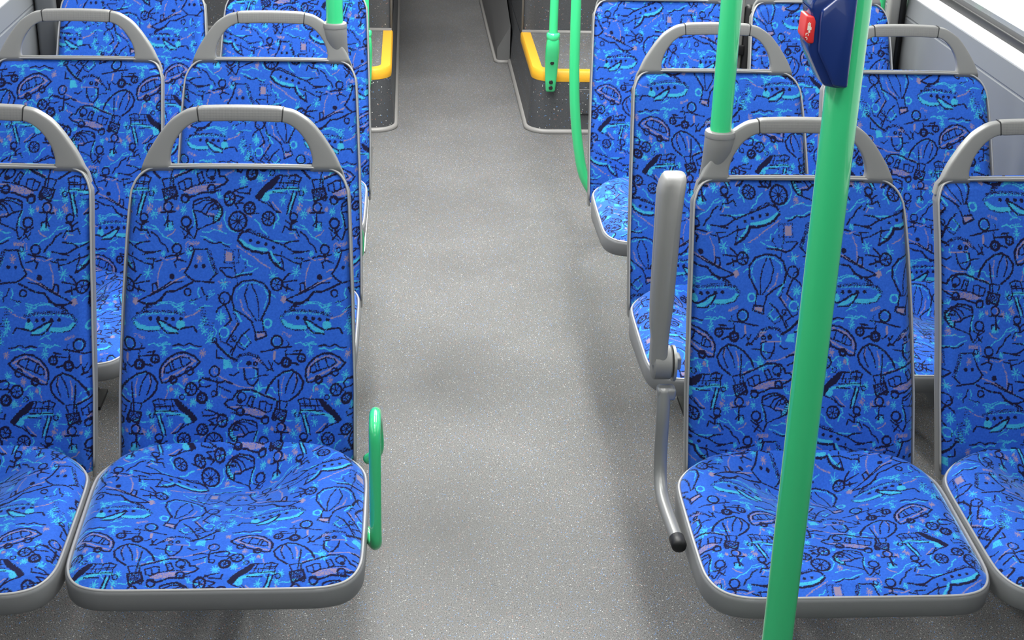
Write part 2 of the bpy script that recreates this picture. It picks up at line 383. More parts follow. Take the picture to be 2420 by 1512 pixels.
# sail boat
FILL('t', 'a', [(1068,958),(1125,962),(1125,1052),(1065,1052)])
S('d', 'a', [(1050,940),(1195,940),(1195,1070),(1050,1065)], 3, True, dens=.5); S('d', 'a', [(1000,1122),(1070,1192),(1130,1212),(1200,1190),(1330,1175)], 4); S('d', 'a', [(1010,1112),(1125,1115)], 3.6)
S('d', 'a', [(1140,950),(1150,1100),(1190,1285)], 3.4, dens=.6); S('d', 'a', [(1260,1068),(1270,1110),(1200,1195)], 3.2, dens=.6)
# small tricycle
C('d', 'b', (440,1270), 60, 4.2, spokes=3); S('d', 'b', [(500,1240),(530,1200),(570,1165)], 3.8); S('d', 'b', [(510,1250),(570,1240),(650,1230)], 3.6); S('d', 'b', [(510,1290),(560,1310),(610,1325)], 4.6); S('d', 'b', [(540,1340),(550,1270)], 3)
ST('t', 'b', (515,1415), 32, 3.4, 5); S('c', 'b', [(470,1350),(520,1375),(570,1355)], 3, dens=.6)
# canoe with paddler
S('d', 'a', [(165,1420),(250,1380),(330,1350),(440,1300),(530,1250),(620,1240)], 3.4); S('d', 'a', [(310,1330),(310,1262),(350,1250),(365,1320)], 3.6); S('d', 'a', [(300,1355),(420,1290),(500,1240)], 3)
C('d', 'a', (510,1192), 14, 6); S('t', 'a', [(300,1345),(400,1300),(500,1250),(640,1190)], 3.2); S('d', 'a', [(165,1422),(240,1447),(330,1452),(400,1400),(450,1340),(550,1330),(640,1290),(720,1252)], 4.6)
S('d', 'a', [(210,1500),(260,1460),(400,1420)], 4); C('d', 'a', (670,1345), 34, 3.6); S('d', 'a', [(815,1300),(840,1370),(872,1392),(870,1425)], 3.2)
S('c', 'a', [(880,1340),(940,1330),(880,1370),(950,1365),(890,1400)], 2.4, dens=.6); S('c', 'a', [(690,1420),(740,1440),(700,1460),(760,1470)], 2.4, dens=.6)
# whale
S('d', 'c', [(100,165),(150,110),(240,92),(400,95),(520,110),(610,130)], 7, dens=.5); S('c', 'c', [(110,150),(200,120),(330,112),(500,122)], 6, dens=.4)
S('c', 'c', [(128,195),(165,228),(240,248),(345,248)], 10.5); S('c', 'c', [(365,200),(430,250),(520,288)], 9.5); C('c', 'c', (565,222), 22, 11)
S('d', 'c', [(330,170),(400,190),(470,232),(540,268),(620,250),(690,240),(722,292)], 4); S('d', 'c', [(340,185),(380,250),(430,295),(540,302)], 3.6); S('d', 'c', [(105,190),(150,250),(250,275),(370,268)], 3, dens=.7)
for c in ((272,160),(350,160),(425,162),(492,170),(570,170)): C('d', 'c', c, 9, 4.4)
S('d', 'c', [(200,92),(240,50),(300,30)], 8, dens=.6); S('c', 'c', [(330,40),(400,20),(470,30),(520,60),(600,38)], 2.8); ST('c', 'c', (565,85), 42)
for c in ((800,290),(840,372),(790,190),(860,320),(770,240)): ST('c', 'c', c, 36, 2.4, 3)
for k in range(7): S('d', 'c', [(745+8*k,70+26*k),(800+8*k,74+26*k)], 2, dens=.6)
for k in range(8): S('d', 'c', [(840,210+26*k),(890,214+26*k)], 2, dens=.6)
S('t', 'c', [(610,155),(700,130),(760,90)], 3.4, dens=.7); S('c', 'c', [(720,90),(800,50),(890,60)], 2.6)
# hot-air balloon
S('d', 'p', [(560,722),(553,698),(560,673),(578,660),(604,657),(628,664),(643,682),(643,705),(633,725),(622,745)], 4.4)
S('c', 'p', [(564,700),(566,678),(584,665),(606,662),(630,672),(638,694),(630,718)], 3, dens=.6)
S('d', 'p', [(592,666),(584,690),(592,718),(612,746)], 3); S('d', 'p', [(600,666),(612,690),(617,715),(617,746)], 3); S('d', 'p', [(560,722),(585,735),(604,750)], 4)
S('t', 'p', [(574,700),(580,722),(598,738)], 4, dens=.6); S('d', 'p', [(600,745),(610,772)], 3.2); S('d', 'p', [(626,742),(630,770)], 3.2)
S('d', 'd', [(210,300),(310,290),(322,332),(215,372)], 3.8, True); FILL('t', 'd', [(225,310),(295,305),(300,330),(235,348)])
C('c', 'd', (330,215), 38, 4.5); S('c', 'c', [(1080,70),(1115,125),(1160,195)], 5)
# skater
C('d', 'a', (1055,1408), 58, 3.8); S('d', 'c', [(990,42),(930,82),(915,112)], 3.8); S('d', 'c', [(1000,52),(1040,130),(1062,190),(1000,242)], 4); ST('c', 'c', (960,160), 55, 3, 5)
# crane
S('d', 'c', [(1140,215),(1080,300),(1010,400)], 3.8); S('t', 'c', [(1125,215),(1070,295)], 3.2); S('d', 'c', [(1240,272),(1170,325),(1110,420),(1068,510)], 3.8)
C('c', 'c', (990,300), 46, 3.4); S('c', 'c', [(1200,325),(1250,372),(1200,430),(1150,395)], 3.4); S('d', 'c', [(1215,330),(1262,395),(1190,462),(1130,430)], 3, dens=.7)
S('d', 'c', [(900,385),(960,450),(1040,520),(1120,562)], 5.5); S('c', 'c', [(920,400),(990,470),(1080,535)], 2.6); S('d', 'c', [(920,460),(920,532),(990,542)], 3.4); S('d', 'c', [(1020,400),(1080,440),(1055,485)], 3.2)
S('d', 'c', [(945,300),(960,380),(1010,400)], 2.8, dens=.8); S('d', 'c', [(1080,360),(1130,420)], 2.8)
# face
S('d', 'd', [(10,565),(60,512),(150,497),(230,522),(290,592)], 7, dens=.65); C('d', 'd', (150,585), 15, 4.4); C('d', 'd', (215,590), 17, 3.4)
S('t', 'd', [(30,625),(130,628),(230,622)], 2.6); S('d', 'd', [(100,640),(110,710),(150,780),(195,792),(240,742),(240,640),(190,625)], 3.8); S('c', 'd', [(212,640),(225,700),(180,742)], 3)
S('d', 'd', [(-40,690),(0,700),(45,668)], 3.4); S('d', 'd', [(110,735),(220,720)], 2.6); S('d', 'd', [(240,705),(340,690)], 3); S('d', 'd', [(300,592),(340,640),(392,655)], 3.6); FILL('t', 'd', [(190,540),(250,540),(270,580),(230,575)], .6)
FILL('c', 'c', [(995,560),(1050,560),(1075,630),(995,635)])
# cyclist
C('d', 'd', (425,380), 54, 4.4); C('c', 'd', (430,380), 42, 2, dens=.5); S('d', 'd', [(270,480),(370,462),(450,440),(570,428)], 3.6); S('t', 'd', [(405,480),(400,545)], 5)
S('d', 'd', [(400,560),(440,592),(480,575)], 3.2); S('d', 'd', [(385,580),(370,640),(330,652)], 3.6); S('d', 'd', [(345,560),(385,640)], 3); C('d', 'd', (520,575), 40, 6.5, spokes=2); C('d', 'd', (675,530), 38, 5, spokes=2)
S('d', 'd', [(512,470),(520,535)], 3.6); S('d', 'd', [(520,500),(650,495),(662,465)], 3.6); S('d', 'd', [(600,470),(672,460)], 3.6); S('d', 'd', [(560,570),(640,592)], 5)
S('c', 'd', [(610,400),(660,385),(710,412),(760,398),(820,400)], 2.8); ST('c', 'd', (760,475), 42); S('d', 'd', [(845,415),(900,403),(950,420),(1010,395),(1060,420),(1120,427)], 3.4)
S('c', 'd', [(850,440),(900,430),(960,455),(1020,430),(1095,450)], 3); ST('t', 'd', (1140,490), 36); ST('c', 'd', (1115,680), 42); ST('t', 'd', (965,730), 34); S('t', 'd', [(480,300),(560,330)], 7, dens=.5)
# car
S('d', 'd', [(720,640),(740,590),(800,530),(880,485),(960,478),(1050,510),(1112,570),(1060,620),(960,670),(870,712),(780,752),(735,752),(720,700)], 4.6, True)
S('d', 'd', [(760,660),(770,610),(830,560),(920,520),(1000,530),(1025,565),(970,600),(870,635),(800,662)], 3.4, True)
S('d', 'd', [(810,570),(832,652)], 3); S('d', 'd', [(837,560),(862,640)], 3); S('d', 'd', [(912,520),(942,610)], 3.4); S('t', 'd', [(745,690),(745,625),(820,545),(950,500),(1065,560),(960,632),(860,682),(745,733)], 5, dens=.75)
C('d', 'd', (850,728), 32, 5.5); C('d', 'd', (1012,650), 36, 4, dens=.8)
S('c', 'd', [(800,840),(800,790),(850,760),(910,770),(955,812),(1000,780),(1050,745),(1110,738),(1150,760)], 3.2); ST('c', 'd', (885,845), 42); ST('t', 'd', (830,815), 22)
# stunt bike and rider
C('d', 'c', (670,820), 56, 4.6, spokes=3); C('d', 'c', (775,902), 46, 6, spokes=3); S('d', 'c', [(730,820),(760,790),(745,750),(780,720),(850,722)], 3.6); S('d', 'c', [(770,800),(820,802),(870,785)], 3.6); S('d', 'c', [(730,810),(770,850)], 3.4)
C('d', 'c', (900,660), 48, 3.8); C('t', 'c', (925,650), 32, 2.6, dens=.6); S('d', 'c', [(780,720),(870,742),(940,762),(1010,750),(1072,772)], 4.6); S('d', 'c', [(925,722),(930,800),(920,882),(880,892)], 3.8); S('d', 'c', [(950,800),(1010,830),(1062,850)], 3.8)
S('t', 'c', [(940,700),(1060,762),(1150,800),(1280,812)], 3, dens=.8); ST('c', 'c', (680,940), 36); ST('c', 'c', (840,970), 44)
S('d', 'c', [(810,1015),(880,1030),(960,1065),(1020,1082)], 3.4); S('c', 'c', [(920,1170),(1000,1120),(1080,1110),(1075,1070)], 2.8)
# leaning balloon with basket
S('d', 'd', [(320,862),(350,790),(420,712),(500,662),(580,645),(650,680),(697,750),(680,822),(640,872),(560,930)], 4.8)
S('c', 'd', [(440,700),(510,668),(590,655)], 2.4, dens=.6); S('d', 'd', [(447,742),(450,840),(457,930)], 3.6); S('d', 'd', [(600,662),(560,720),(530,790),(515,862)], 3.2); S('d', 'd', [(620,672),(637,740),(620,800),(590,862)], 3.2)
S('t', 'd', [(620,690),(628,762)], 3.4, dens=.7); S('t', 'd', [(500,710),(480,780),(480,880)], 3.4, dens=.7); S('d', 'd', [(457,930),(540,942)], 3.2); S('d', 'd', [(460,940),(462,1005)], 3.2); S('d', 'd', [(540,950),(515,1012)], 3.2)
FILL('d', 'd', [(415,1008),(535,1030),(505,1132),(398,1090)], .72, 2.6, 2.4); S('d', 'd', [(415,1008),(535,1030),(505,1132),(398,1090)], 4, True)
ST('c', 'd', (240,850), 50, 3.2); S('c', 'd', [(335,870),(370,880),(385,915),(430,925)], 2.8); S('c', 'd', [(270,822),(335,800)], 2.8)
# small filler doodles between the motifs
for k in range(46):
    x, y = rng.uniform(0, PW), rng.uniform(400, 884)
    if T[int(y*NY/(2*PH)) % NY, int(x*NX/PW) % NX, 0] > 0: continue
    kd = 'dcct'[k % 4]; a0 = rng.uniform(0, 6.28); pts = [(x, y)]
    for j in range(5):
        a0 += rng.uniform(-1.0, 1.0); pts.append((pts[-1][0]+6*cos(a0), pts[-1][1]+5*sin(a0)))
    S(kd, 'p', pts, 2.4, dens=.85 if kd != 't' else .6)
    if k % 5 == 0: C('d', 'p', (x+9, y-7), 5.5, 2.4)
# loose stitches: outlines carry single cyan and tan stitches
_dm = T[..., 0] > 0
_edge = _dm & ~(np.roll(_dm, 1, 0) & np.roll(_dm, -1, 0) & np.roll(_dm, 1, 1) & np.roll(_dm, -1, 1))
_r = rng.random(_dm.shape)
T[..., 0][_edge & (_r < .10)] = 0
T[..., 1][_edge & (_r < .045)] = 1
T[..., 2][_edge & (_r > .965)] = 1
_c = (T[..., 1] > 0) & (rng.random(_dm.shape) < .06); T[..., 1][_c] = 0
T[..., 2] *= .85

def weave(me, u, v):
    """u, v: position in the drawing frame (drawing units), one value per vertex"""
    ix = np.floor(u*NX/PW).astype(int) % NX; iy = np.floor(v*NY/(2*PH)).astype(int) % NY
    c = T[iy, ix].copy(); c[:, 3] = 1
    a = me.color_attributes.new('weave', 'FLOAT_COLOR', 'POINT'); a.data.foreach_set('color', c.astype(np.float32).ravel())

def grid_mesh(name, X, Y, Z, u, v, flip=False):
    n, m = X.shape; co = np.stack([X, Y, Z], -1).reshape(-1, 3).astype(np.float32)
    idx = np.arange(n*m).reshape(n, m)
    q = np.stack([idx[:-1, :-1], idx[:-1, 1:], idx[1:, 1:], idx[1:, :-1]], -1).reshape(-1, 4)
    if flip: q = q[:, ::-1]
    me = bpy.data.meshes.new(name); me.vertices.add(n*m); me.vertices.foreach_set('co', co.ravel())
    me.loops.add(q.size); me.loops.foreach_set('vertex_index', q.ravel().astype(np.int32))
    me.polygons.add(len(q)); me.polygons.foreach_set('loop_start', np.arange(0, q.size, 4, dtype=np.int32))
    me.update(calc_edges=True); me.validate()
    weave(me, u.ravel(), v.ravel()); return me

# ------------------------------------------------------------------ the bus seat
ZT = 1.010          # top of back upholstery
def interp(x, xs, ys): return np.interp(x, xs, ys)
OUT_Z = [.44, .60, .77, .88, .944, .969, .986, .997, 1.004, 1.0085, 1.010]
OUT_H = [.2235, .2205, .2125, .2055, .2005, .197, .190, .182, .1735, .163, .150]
def back_y(z): return -.030 - (1.0-z)*.19
def shear(z, k): return k*np.clip((1.0-z)/.55, 1e-6, 1.1)**.65

def back_cushion(sk, pat, res):
    nz = int(.60/res); nx = int(.44/res)
    # row heights: even down the back, denser round the top corners
    zs = np.concatenate([np.linspace(.44, .97, int(nz*.86)), .97+(ZT-.97)*np.sin(np.linspace(0, pi/2, int(nz*.16))[1:])])
    s = np.linspace(-1, 1, nx)
    Zg, Sg = np.meshgrid(zs, s, indexing='ij')
    hw = np.interp(Zg, OUT_Z, OUT_H)
    Xl = Sg*hw
    Z2 = Zg + .0025*(1-Sg**2)*np.clip((Zg-.9)/.110, 0, 1)
    de = np.minimum(np.interp(Zg, [.44, .944, 1.010], [.2235, .2005, .2])-np.abs(Xl), ZT-Zg)
    # true distance to the outline near the rounded corner
    cx, cz, cr = .150, .954, .055
    inc = (np.abs(Xl) > cx) & (Zg > cz)
    dc = cr-np.hypot(np.abs(Xl)-cx, Zg-cz); de = np.where(inc, np.minimum(dc, .05), de); de = np.clip(de, 0, 1)
    Y = back_y(Zg) + .010*(1-np.clip(np.abs(Xl)/.2, 0, 1)**2)*np.clip((Zg-.44)/.2, .3, 1) \
        + .016*np.clip(1-de/.022, 0, 1)**2.2 - .006*np.exp(-((Zg-.60)/.13)**2) - .004
    u = pat[0] + Xl*1268
    v = pat[1] + (1.006-Zg)*1172
    return grid_mesh('backrest_cushion', Xl+shear(Z2, sk), Y, Z2, u, v)

def cush_outline(n=160):
    """half outline of the seat cushion, from rear centre to front centre, (x, y)"""
    P = [(0, -.128), (.06, -.128), (.110, -.128), (.145, -.133), (.180, -.147), (.208, -.166), (.231, -.191), (.245, -.218), (.250, -.252), (.2505, -.33), (.250, -.42), (.249, -.475),
         (.246, -.505), (.237, -.532), (.222, -.551), (.200, -.562), (.17, -.567), (.10, -.568), (0, -.568)]
    return [(p.x, p.y) for p in catmull([(a, b, 0) for a, b in P], 10)]
CO = cush_outline()
def cush_half(y):
    ys = np.array([p[1] for p in CO]); xs = np.array([p[0] for p in CO])
    # rear arc (x rising) up to the widest point, then front arc
    k = int(np.argmax(xs)); 
    rear = (ys[10:k][::-1], xs[10:k][::-1]); front = (ys[k:][::-1], xs[k:][::-1])
    h = np.where(y > ys[k], np.interp(y, rear[0], rear[1]), np.interp(y, front[0], front[1]))
    return h
def rim_z(y):   # upper edge of the pan
    return np.interp(y, [-.57, -.5, -.35, -.2, -.12], [.452, .455, .463, .472, .480])
def seat_cushion(sk, pat, res):
    nx = int(.50/res); ny = int(.46/res)
    th = np.linspace(0, 1, ny); ys = -.568 + (.568-.128)*(.5-.5*np.cos(th*pi))*.35 + (.568-.128)*th*.65
    ys = np.clip(ys, -.568, -.1285)
    s = np.linspace(-1, 1, nx); Yg, Sg = np.meshgrid(ys, s, indexing='ij')
    hw = np.maximum(cush_half(Yg), .05); Xl = Sg*hw
    t = (-.128-Yg)/.44
    zc = np.interp(t, [0, .03, .06, .10, .14, .18, .25, .40, .55, .70, .85, .93, 1], [.499, .495, .482, .458, .439, .433, .437, .452, .462, .467, .466, .461, .452])
    kz = np.array([1, 2, 3, 4, 3, 2, 1.])/16
    zc = np.apply_along_axis(lambda q: np.convolve(np.pad(q, 9, mode='edge'), np.ones(7)/7, 'same')[9:-9], 0, zc)
    zs = np.interp(t, [0, .05, .12, .2, .3, .42, .6, .8, .92, 1], [.492, .496, .497, .494, .489, .484, .479, .474, .467, .456])
    a = np.clip((np.abs(Xl)-.03)/.15, 0, 1); a = a*a*(3-2*a)
    Z = zc*(1-a)+zs*a
    k = np.ones(9)/9
    de = np.minimum(hw-np.abs(Xl), np.minimum(Yg+.568, 99))
    # corners
    cx, cy, cr = .190, -.508, .060
    inc = (np.abs(Xl) > cx) & (Yg < cy); dc = cr-np.hypot(np.abs(Xl)-cx, Yg-cy); de = np.where(inc, dc, de); de = np.clip(de, 0, 1)
    f = np.clip(1-de/.034, 0, 1)**2
    # seam edge follows the pan rim at the front and sides, stays high at the rear
    ze = rim_z(Yg)-.004
    rear = np.clip((Yg+.24)/.09, 0, 1)
    ze = ze*(1-rear)+(Z-.012)*rear
    Z = Z*(1-f)+ze*f
    Yo = Yg.copy()
    arc = np.concatenate([np.zeros((1, nx)), np.cumsum(np.hypot(np.diff(Yg, axis=0), np.diff(Z, axis=0)), axis=0)])
    arc = arc.mean(1, keepdims=True)*.5+arc*.5
    u = pat[0] + Xl*1268; v = pat[1] - arc*1172
    return grid_mesh('seat_cushion', Xl+sk, Yo, Z, u, v, flip=False)

def full_outline():
    R = CO; return R + [(-x, y) for x, y in R[::-1][1:-1]]
def offset_outline(P, d):
    n = len(P); out = []
    for i in range(n):
        a, b = Vector(P[i-1]+(0,)), Vector(P[(i+1) % n]+(0,)); t = (b-a).normalized(); nrm = Vector((t.y, -t.x, 0))
        out.append((P[i][0]-nrm.x*d, P[i][1]-nrm.y*d))
    return out
def seat_pan(sk):
    P = full_outline()
    # orientation check: offset must grow
    o = offset_outline(P, .01)
    sgn = 1 if max(p[0] for p in o) > max(p[0] for p in P) else -1
    def ring(off, zf):
        return [(x+sk, y, zf(y)) for x, y in offset_outline(P, off*sgn)]
    rz = lambda y: float(rim_z(y)) - (.02 if y > -.16 else 0)
    bz = lambda y: float(np.interp(y, [-.57, -.45, -.15], [.413, .408, .402]))
    rings = [ring(-.004, lambda y: rz(y)-.012), ring(-.002, lambda y: rz(y)-.001), ring(.0005, lambda y: rz(y)+.0015), ring(.004, lambda y: rz(y)+.001), ring(.0065, lambda y: rz(y)-.002),
             ring(.0075, lambda y: rz(y)-.006), ring(.0072, lambda y: rz(y)*.5+bz(y)*.5), ring(.0055, lambda y: bz(y)+.004), ring(.003, lambda y: bz(y)), ring(-.004, lambda y: bz(y)+.001), ring(-.06, lambda y: bz(y)+.006)]
    return loft(rings, True, (False, True))

def shell_outline(z0=.43):
    n = 70; zz = np.concatenate([np.linspace(z0, .955, 30), .955+(ZT-.955)*np.sin(np.linspace(0, pi/2, 16)[1:])])
    h = np.interp(zz, OUT_Z, OUT_H); h[zz < .44] = .2235
    R = [(h[i], zz[i]) for i in range(len(zz))]
    top = [(x, ZT+.0025*(1-(x/.15)**2)) for x in np.linspace(.142, -.142, 24)]
    return R + top + [(-a, b) for a, b in R[::-1]]
def back_shell(sk):
    P = shell_outline(); n = len(P)
    nr = []
    for i in range(n):
        a = P[max(i-1, 0)]; b = P[min(i+1, n-1)]; t = Vector((b[0]-a[0], b[1]-a[1])).normalized(); nr.append((t.y, -t.x))
    def ring(off, dy):
        out = []
        for (x, z), (nx_, nz_) in zip(P, nr):
            X = x+nx_*off; Z = z+nz_*off
            out.append((X+float(shear(Z, sk)), back_y(Z)+dy, Z-max(0, dy-.004)*.75*min(1, max(0, (Z-.96)/.03))))
        return out
    rings = [ring(-.0045, .012), ring(-.0030, .0045), ring(-.0018, .0016), ring(.0002, .0012), ring(.0018, .0030), ring(.0026, .009), ring(.0028, .022), ring(.002, .031), ring(-.005, .038), ring(-.02, .042), ring(-.10, .043)]
    bm = loft(rings, False, (False, False))
    # close the rear
    vs = sorted(bm.verts, key=lambda v: v.index)
    bm.verts.ensure_lookup_table(); N0 = len(P); last = [bm.verts[(len(rings)-1)*N0+k] for k in range(N0)]
    bm.faces.new(last)
    return bm

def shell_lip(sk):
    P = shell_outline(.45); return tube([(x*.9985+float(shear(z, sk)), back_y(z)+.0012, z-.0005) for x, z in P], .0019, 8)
def pan_highlight_lip():
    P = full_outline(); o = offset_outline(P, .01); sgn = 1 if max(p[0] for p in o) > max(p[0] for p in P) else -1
    return tube([(x, y, float(rim_z(y))-(.02 if y > -.16 else 0)+.0008) for x, y in offset_outline(P, .0022*sgn)], .0026, 8, closed=True)  # pale tube stands in for the top light caught by the pan rim
HO = [(-.1895, .982), (-.1850, .999), (-.1785, 1.018), (-.1685, 1.041), (-.157, 1.060), (-.1435, 1.079), (-.127, 1.0975), (-.110, 1.1095), (-.095, 1.117), (-.0785, 1.1205)]
HI = [(-.118, .998), (-.1245, 1.008), (-.1290, 1.022), (-.1275, 1.036), (-.1225, 1.051), (-.1145, 1.065), (-.1035, 1.0785), (-.0925, 1.087), (-.084, 1.0915), (-.0755, 1.0940)]
def han_y(z): return -.030+(z-1.01)*.22+.012*max(0, min(1, (1.012-z)/.012))
def sect(o, i, dfront, dback, k=20, ex=.32):
    """rounded-rectangle section spanned between an outer and an inner point"""
    out = []
    c = Vector(((o[0]+i[0])/2, 0, (o[1]+i[1])/2)); e = Vector(((o[0]-i[0])/2, 0, (o[1]-i[1])/2))
    for j in range(k):
        a = 2*pi*j/k; ca, sa = cos(a), sin(a)
        A = math.copysign(abs(ca)**ex, ca); B = math.copysign(abs(sa)**ex, sa)
        p = c+e*A; d = (dback if B > 0 else dfront)*B
        out.append(Vector((p.x, han_y(p.z)+d+dfront, p.z-.0035)))
    return out
def handle_frame():
    bm = bmesh.new()
    O = catmull([(a, b-.0035*max(0, min(1, (b-1.02)/.03)), 0) for a, b in HO], 4); I = catmull([(a, b, 0) for a, b in HI], 4)
    for m in (1, -1):
        rings = [sect((o.x*m, o.y), (i.x*m, i.y), .009, .013) for o, i in zip(O, I)]
        b2 = loft(rings); me = bpy.data.meshes.new('t'); bmesh.ops.recalc_face_normals(b2, faces=b2.faces); b2.to_mesh(me); b2.free(); bm.from_mesh(me); bpy.data.meshes.remove(me)
    # rail along the bottom of the opening
    rings = []
    for x in np.linspace(-.128, .128, 31):
        rings.append([Vector((q.x, q.y+.001, q.z)) for q in sect((x, 1.0182+.0010*(1-(x/.13)**2)), (x, 1.0090), .004, .004, ex=.6)])
    b2 = loft(rings); me = bpy.data.meshes.new('t'); bmesh.ops.recalc_face_normals(b2, faces=b2.faces); b2.to_mesh(me); b2.free(); bm.from_mesh(me); bpy.data.meshes.remove(me)
    return bm
def grip_bar():
    rings = []
    for x in np.linspace(-.0755, .0755, 25):
        q = 1-(x/.078)**2; e = .0008 if abs(x) < .075 else -.0006
        rings.append(sect((x*(1.01), 1.1177+.0022*q+e), (x*.985, 1.0938+.0022*q-e), .0098, .0140))
    return loft(rings)

def bolts(pts, r, d, axis):
    bm = bmesh.new()
    for p in pts:
        bm_tube(bm, [Vector(p), Vector(p)+Vector(axis)*d], r, 12)
    return bm

SEAT_CACHE = {}
def make_seat(label, X, Y, side, pat_b, pat_c, res, extras=(), kb=.02, kp=.02, ps=1., dz=0.):
    """side: -1 left bank, 1 right bank; kb / kp: how far back and pan sit outward of the handle"""
    K = kb*side; KP = kp*side
    t = thing('passenger_seat', label, 'seat', (X, Y, 0), 'blue patterned bus seats')
    base = []
    c = obj('seat_cushion', seat_cushion(0, pat_c, res), MAT['fabric'], t); c.scale.x = ps; base.append(c)
    obj('backrest_cushion', back_cushion(K, pat_b, res), MAT['fabric'], t)
    def cached(key, fn, mat, name, auto=None, par=None):
        if key not in SEAT_CACHE:
            o = obj(name, fn(), mat, par or t, auto=auto); SEAT_CACHE[key] = o.data; return o
        o = bpy.data.objects.new(name, SEAT_CACHE[key]); COL.objects.link(o); o.parent = par or t; return o
    c = cached('pan', lambda: seat_pan(0), MAT['pan'], 'seat_pan', 40); c.scale.x = ps; base.append(c)
    cached(('shell', kb, side), lambda: back_shell(K), MAT['plastic'], 'backrest_shell', 50)
    sm = [cached(('seam', sg), lambda: loft([[Vector((q.x, q.y-.0003, q.z)) for q in sect((sg*x, 1.1187), (sg*(x-.0026), 1.0935), .0100, .0142)] for x in (.0763, .0784)]), MAT['black'], 'seam', 45) for sg in (-1, 1)]
    sh = [q for q in t.children if q.name.startswith('backrest_shell')][0]
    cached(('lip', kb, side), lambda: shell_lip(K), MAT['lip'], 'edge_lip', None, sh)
    cached('panlip', pan_highlight_lip, MAT['lip'], 'rim_highlight_lip', None, c)
    h = cached('handle', handle_frame, MAT['plastic'], 'top_handle', 45)
    cached('grip', grip_bar, MAT['grip'], 'grip', 45, h)
    for q in sm: q.parent = h
    def under():
        bm = bmesh.new(); bm_box(bm, -.20, .20, -.44, -.40, .385, .408, .004)
        bm_box(bm, -.20, .20, -.22, -.18, .385, .41, .004)
        bm_box(bm, -.06, .06, -.44, -.18, .37, .395, .004); return bm
    base.append(cached('under', under, MAT['black'], 'seat_frame'))
    def leg():
        rings = []
        for z, hx, y0, y1 in ((0, .04, .17, .28), (.010, .04, .17, .28), (.014, .020, .19, .27), (.20, .020, .02, .10), (.385, .030, -.21, -.13)):
            rings.append([(-hx, y0, z), (hx, y0, z), (hx, y1, z), (-hx, y1, z)])
        return loft(rings)
    l = cached('leg', leg, MAT['black'], 'leg', 30); l.location.x = KP+side*.03
    for sg in (-1, 1):
        hg = cached('hinge', lambda: box(-.010, .010, -.18, -.11, .405, .470, .004), MAT['black'], 'hinge_plate')
        hg.location.x = KP*.5+K*.5+sg*.19; hg.location.z = dz
    for o in base:
        o.location.x = KP; o.location.y = .008; o.location.z = dz
    if 'loop' in extras:
        x = -.2615-X
        P = [(x-.02, -.155, .47), (x, -.175, .50), (x, -.185, .555), (x, -.22, .598), (x, -.30, .645), (x, -.35, .667), (x, -.382, .663), (x, -.395, .638), (x, -.398, .56), (x, -.398, .47), (x, -.392, .432), (x-.006, -.365, .418), (x-.02, -.33, .420)]
        obj('grab_loop', tube(catmull(P, 6), .0105, 18), MAT['green'], t)['label'] = 'green tubular grab loop'
    if 'stub' in extras:
        x = -.322-X
        P = [(x-.02, .01, .50), (x-.004, .005, .51), (x, 0, .53), (x, -.005, .565), (x-.004, -.01, .585), (x-.02, -.01, .595)]
        obj('grab_loop', tube(catmull(P, 6), .009, 16), MAT['green'], t)['label'] = 'green tubular grab loop'
    if 'socket' in extras:
        sx = -side
        px = sx*.146
        rings = []
        for z, rx, ry, ox, oy in ((.955, .004, .006, sx*.032, .008), (.978, .010, .011, sx*.024, .006), (1.000, .0175, .017, sx*.015, .003), (1.03, .0240, .0230, sx*.006, 0), (1.06, .0272, .0270, sx*.001, 0), (1.082, .0278, .0278, 0, 0), (1.086, .0265, .0265, 0, 0), (1.0862, .024, .024, 0, 0)):
            rings.append([(px+ox+rx*cos(a), oy+ry*sin(a), z) for a in np.linspace(0, 2*pi, 32, endpoint=False)])
        s = obj('pole_socket', loft(rings), MAT['plastic'], t, auto=50)
        web = []
        for z, x0, x1, d in ((1.0, .135, .175, .010), (1.04, .130, .165, .012), (1.072, .118, .15, .010)):
            web.append([(sx*x0, -.012-d+(z-1)*.2, z), (sx*x1, -.012-d+(z-1)*.2, z), (sx*x1, -.012+d+(z-1)*.2, z), (sx*x0, -.012+d+(z-1)*.2, z)])
        obj('socket_web', loft(web), MAT['plastic'], t, auto=60)
        bm = tube([(px, 0, 1.083), (px, 0, 1.0875), (px, 0, 1.093), (px, 0, 1.0945)], [.0285, .0290, .0275, .0235], 32)
        obj('collar', bm, MAT['armgrey'], s, auto=50)
    if 'armrest' in extras:
        ax = .266-X
        a = obj('armrest_tube', tube(catmull([(ax, -.176, .655), (ax, -.187, .60), (ax, -.192, .53), (ax, -.205, .487), (ax, -.232, .465), (ax+.001, -.27, .457), (ax+.005, -.33, .450), (ax+.008, -.372, .446)], 6), .0125, 20), MAT['silver'], t)
        obj('end_cap', tube([(ax+.0075, -.362, .447), (ax+.009, -.384, .4445), (ax+.009, -.388, .444), (ax+.009, -.390, .4438)], [.0138, .0138, .012, .006], 20), MAT['black'], a)['label'] = 'black rubber end cap'
        # bracket carrying the pivot
        bm = bmesh.new(); bm_tube(bm, [(ax+.016, -.15, .692), (ax+.021, -.15, .692)], .034, 32)
        bm_box(bm, ax-.012, ax+.022, -.188, -.160, .632, .656, .006); bm_box(bm, ax+.010, ax+.040, -.125, -.095, .665, .69, .004)
        obj('pivot_bracket', bm, MAT['silver'], a, auto=40)
        arm = obj('armrest', tube([(ax-.021, -.15, .694), (ax-.018, -.15, .694), (ax+.011, -.15, .694), (ax+.014, -.15, .694)], [.028, .032, .032, .029], 36), MAT['armgrey'], t, auto=40)
        # raised arm pad, leaning slightly back
        rings = []
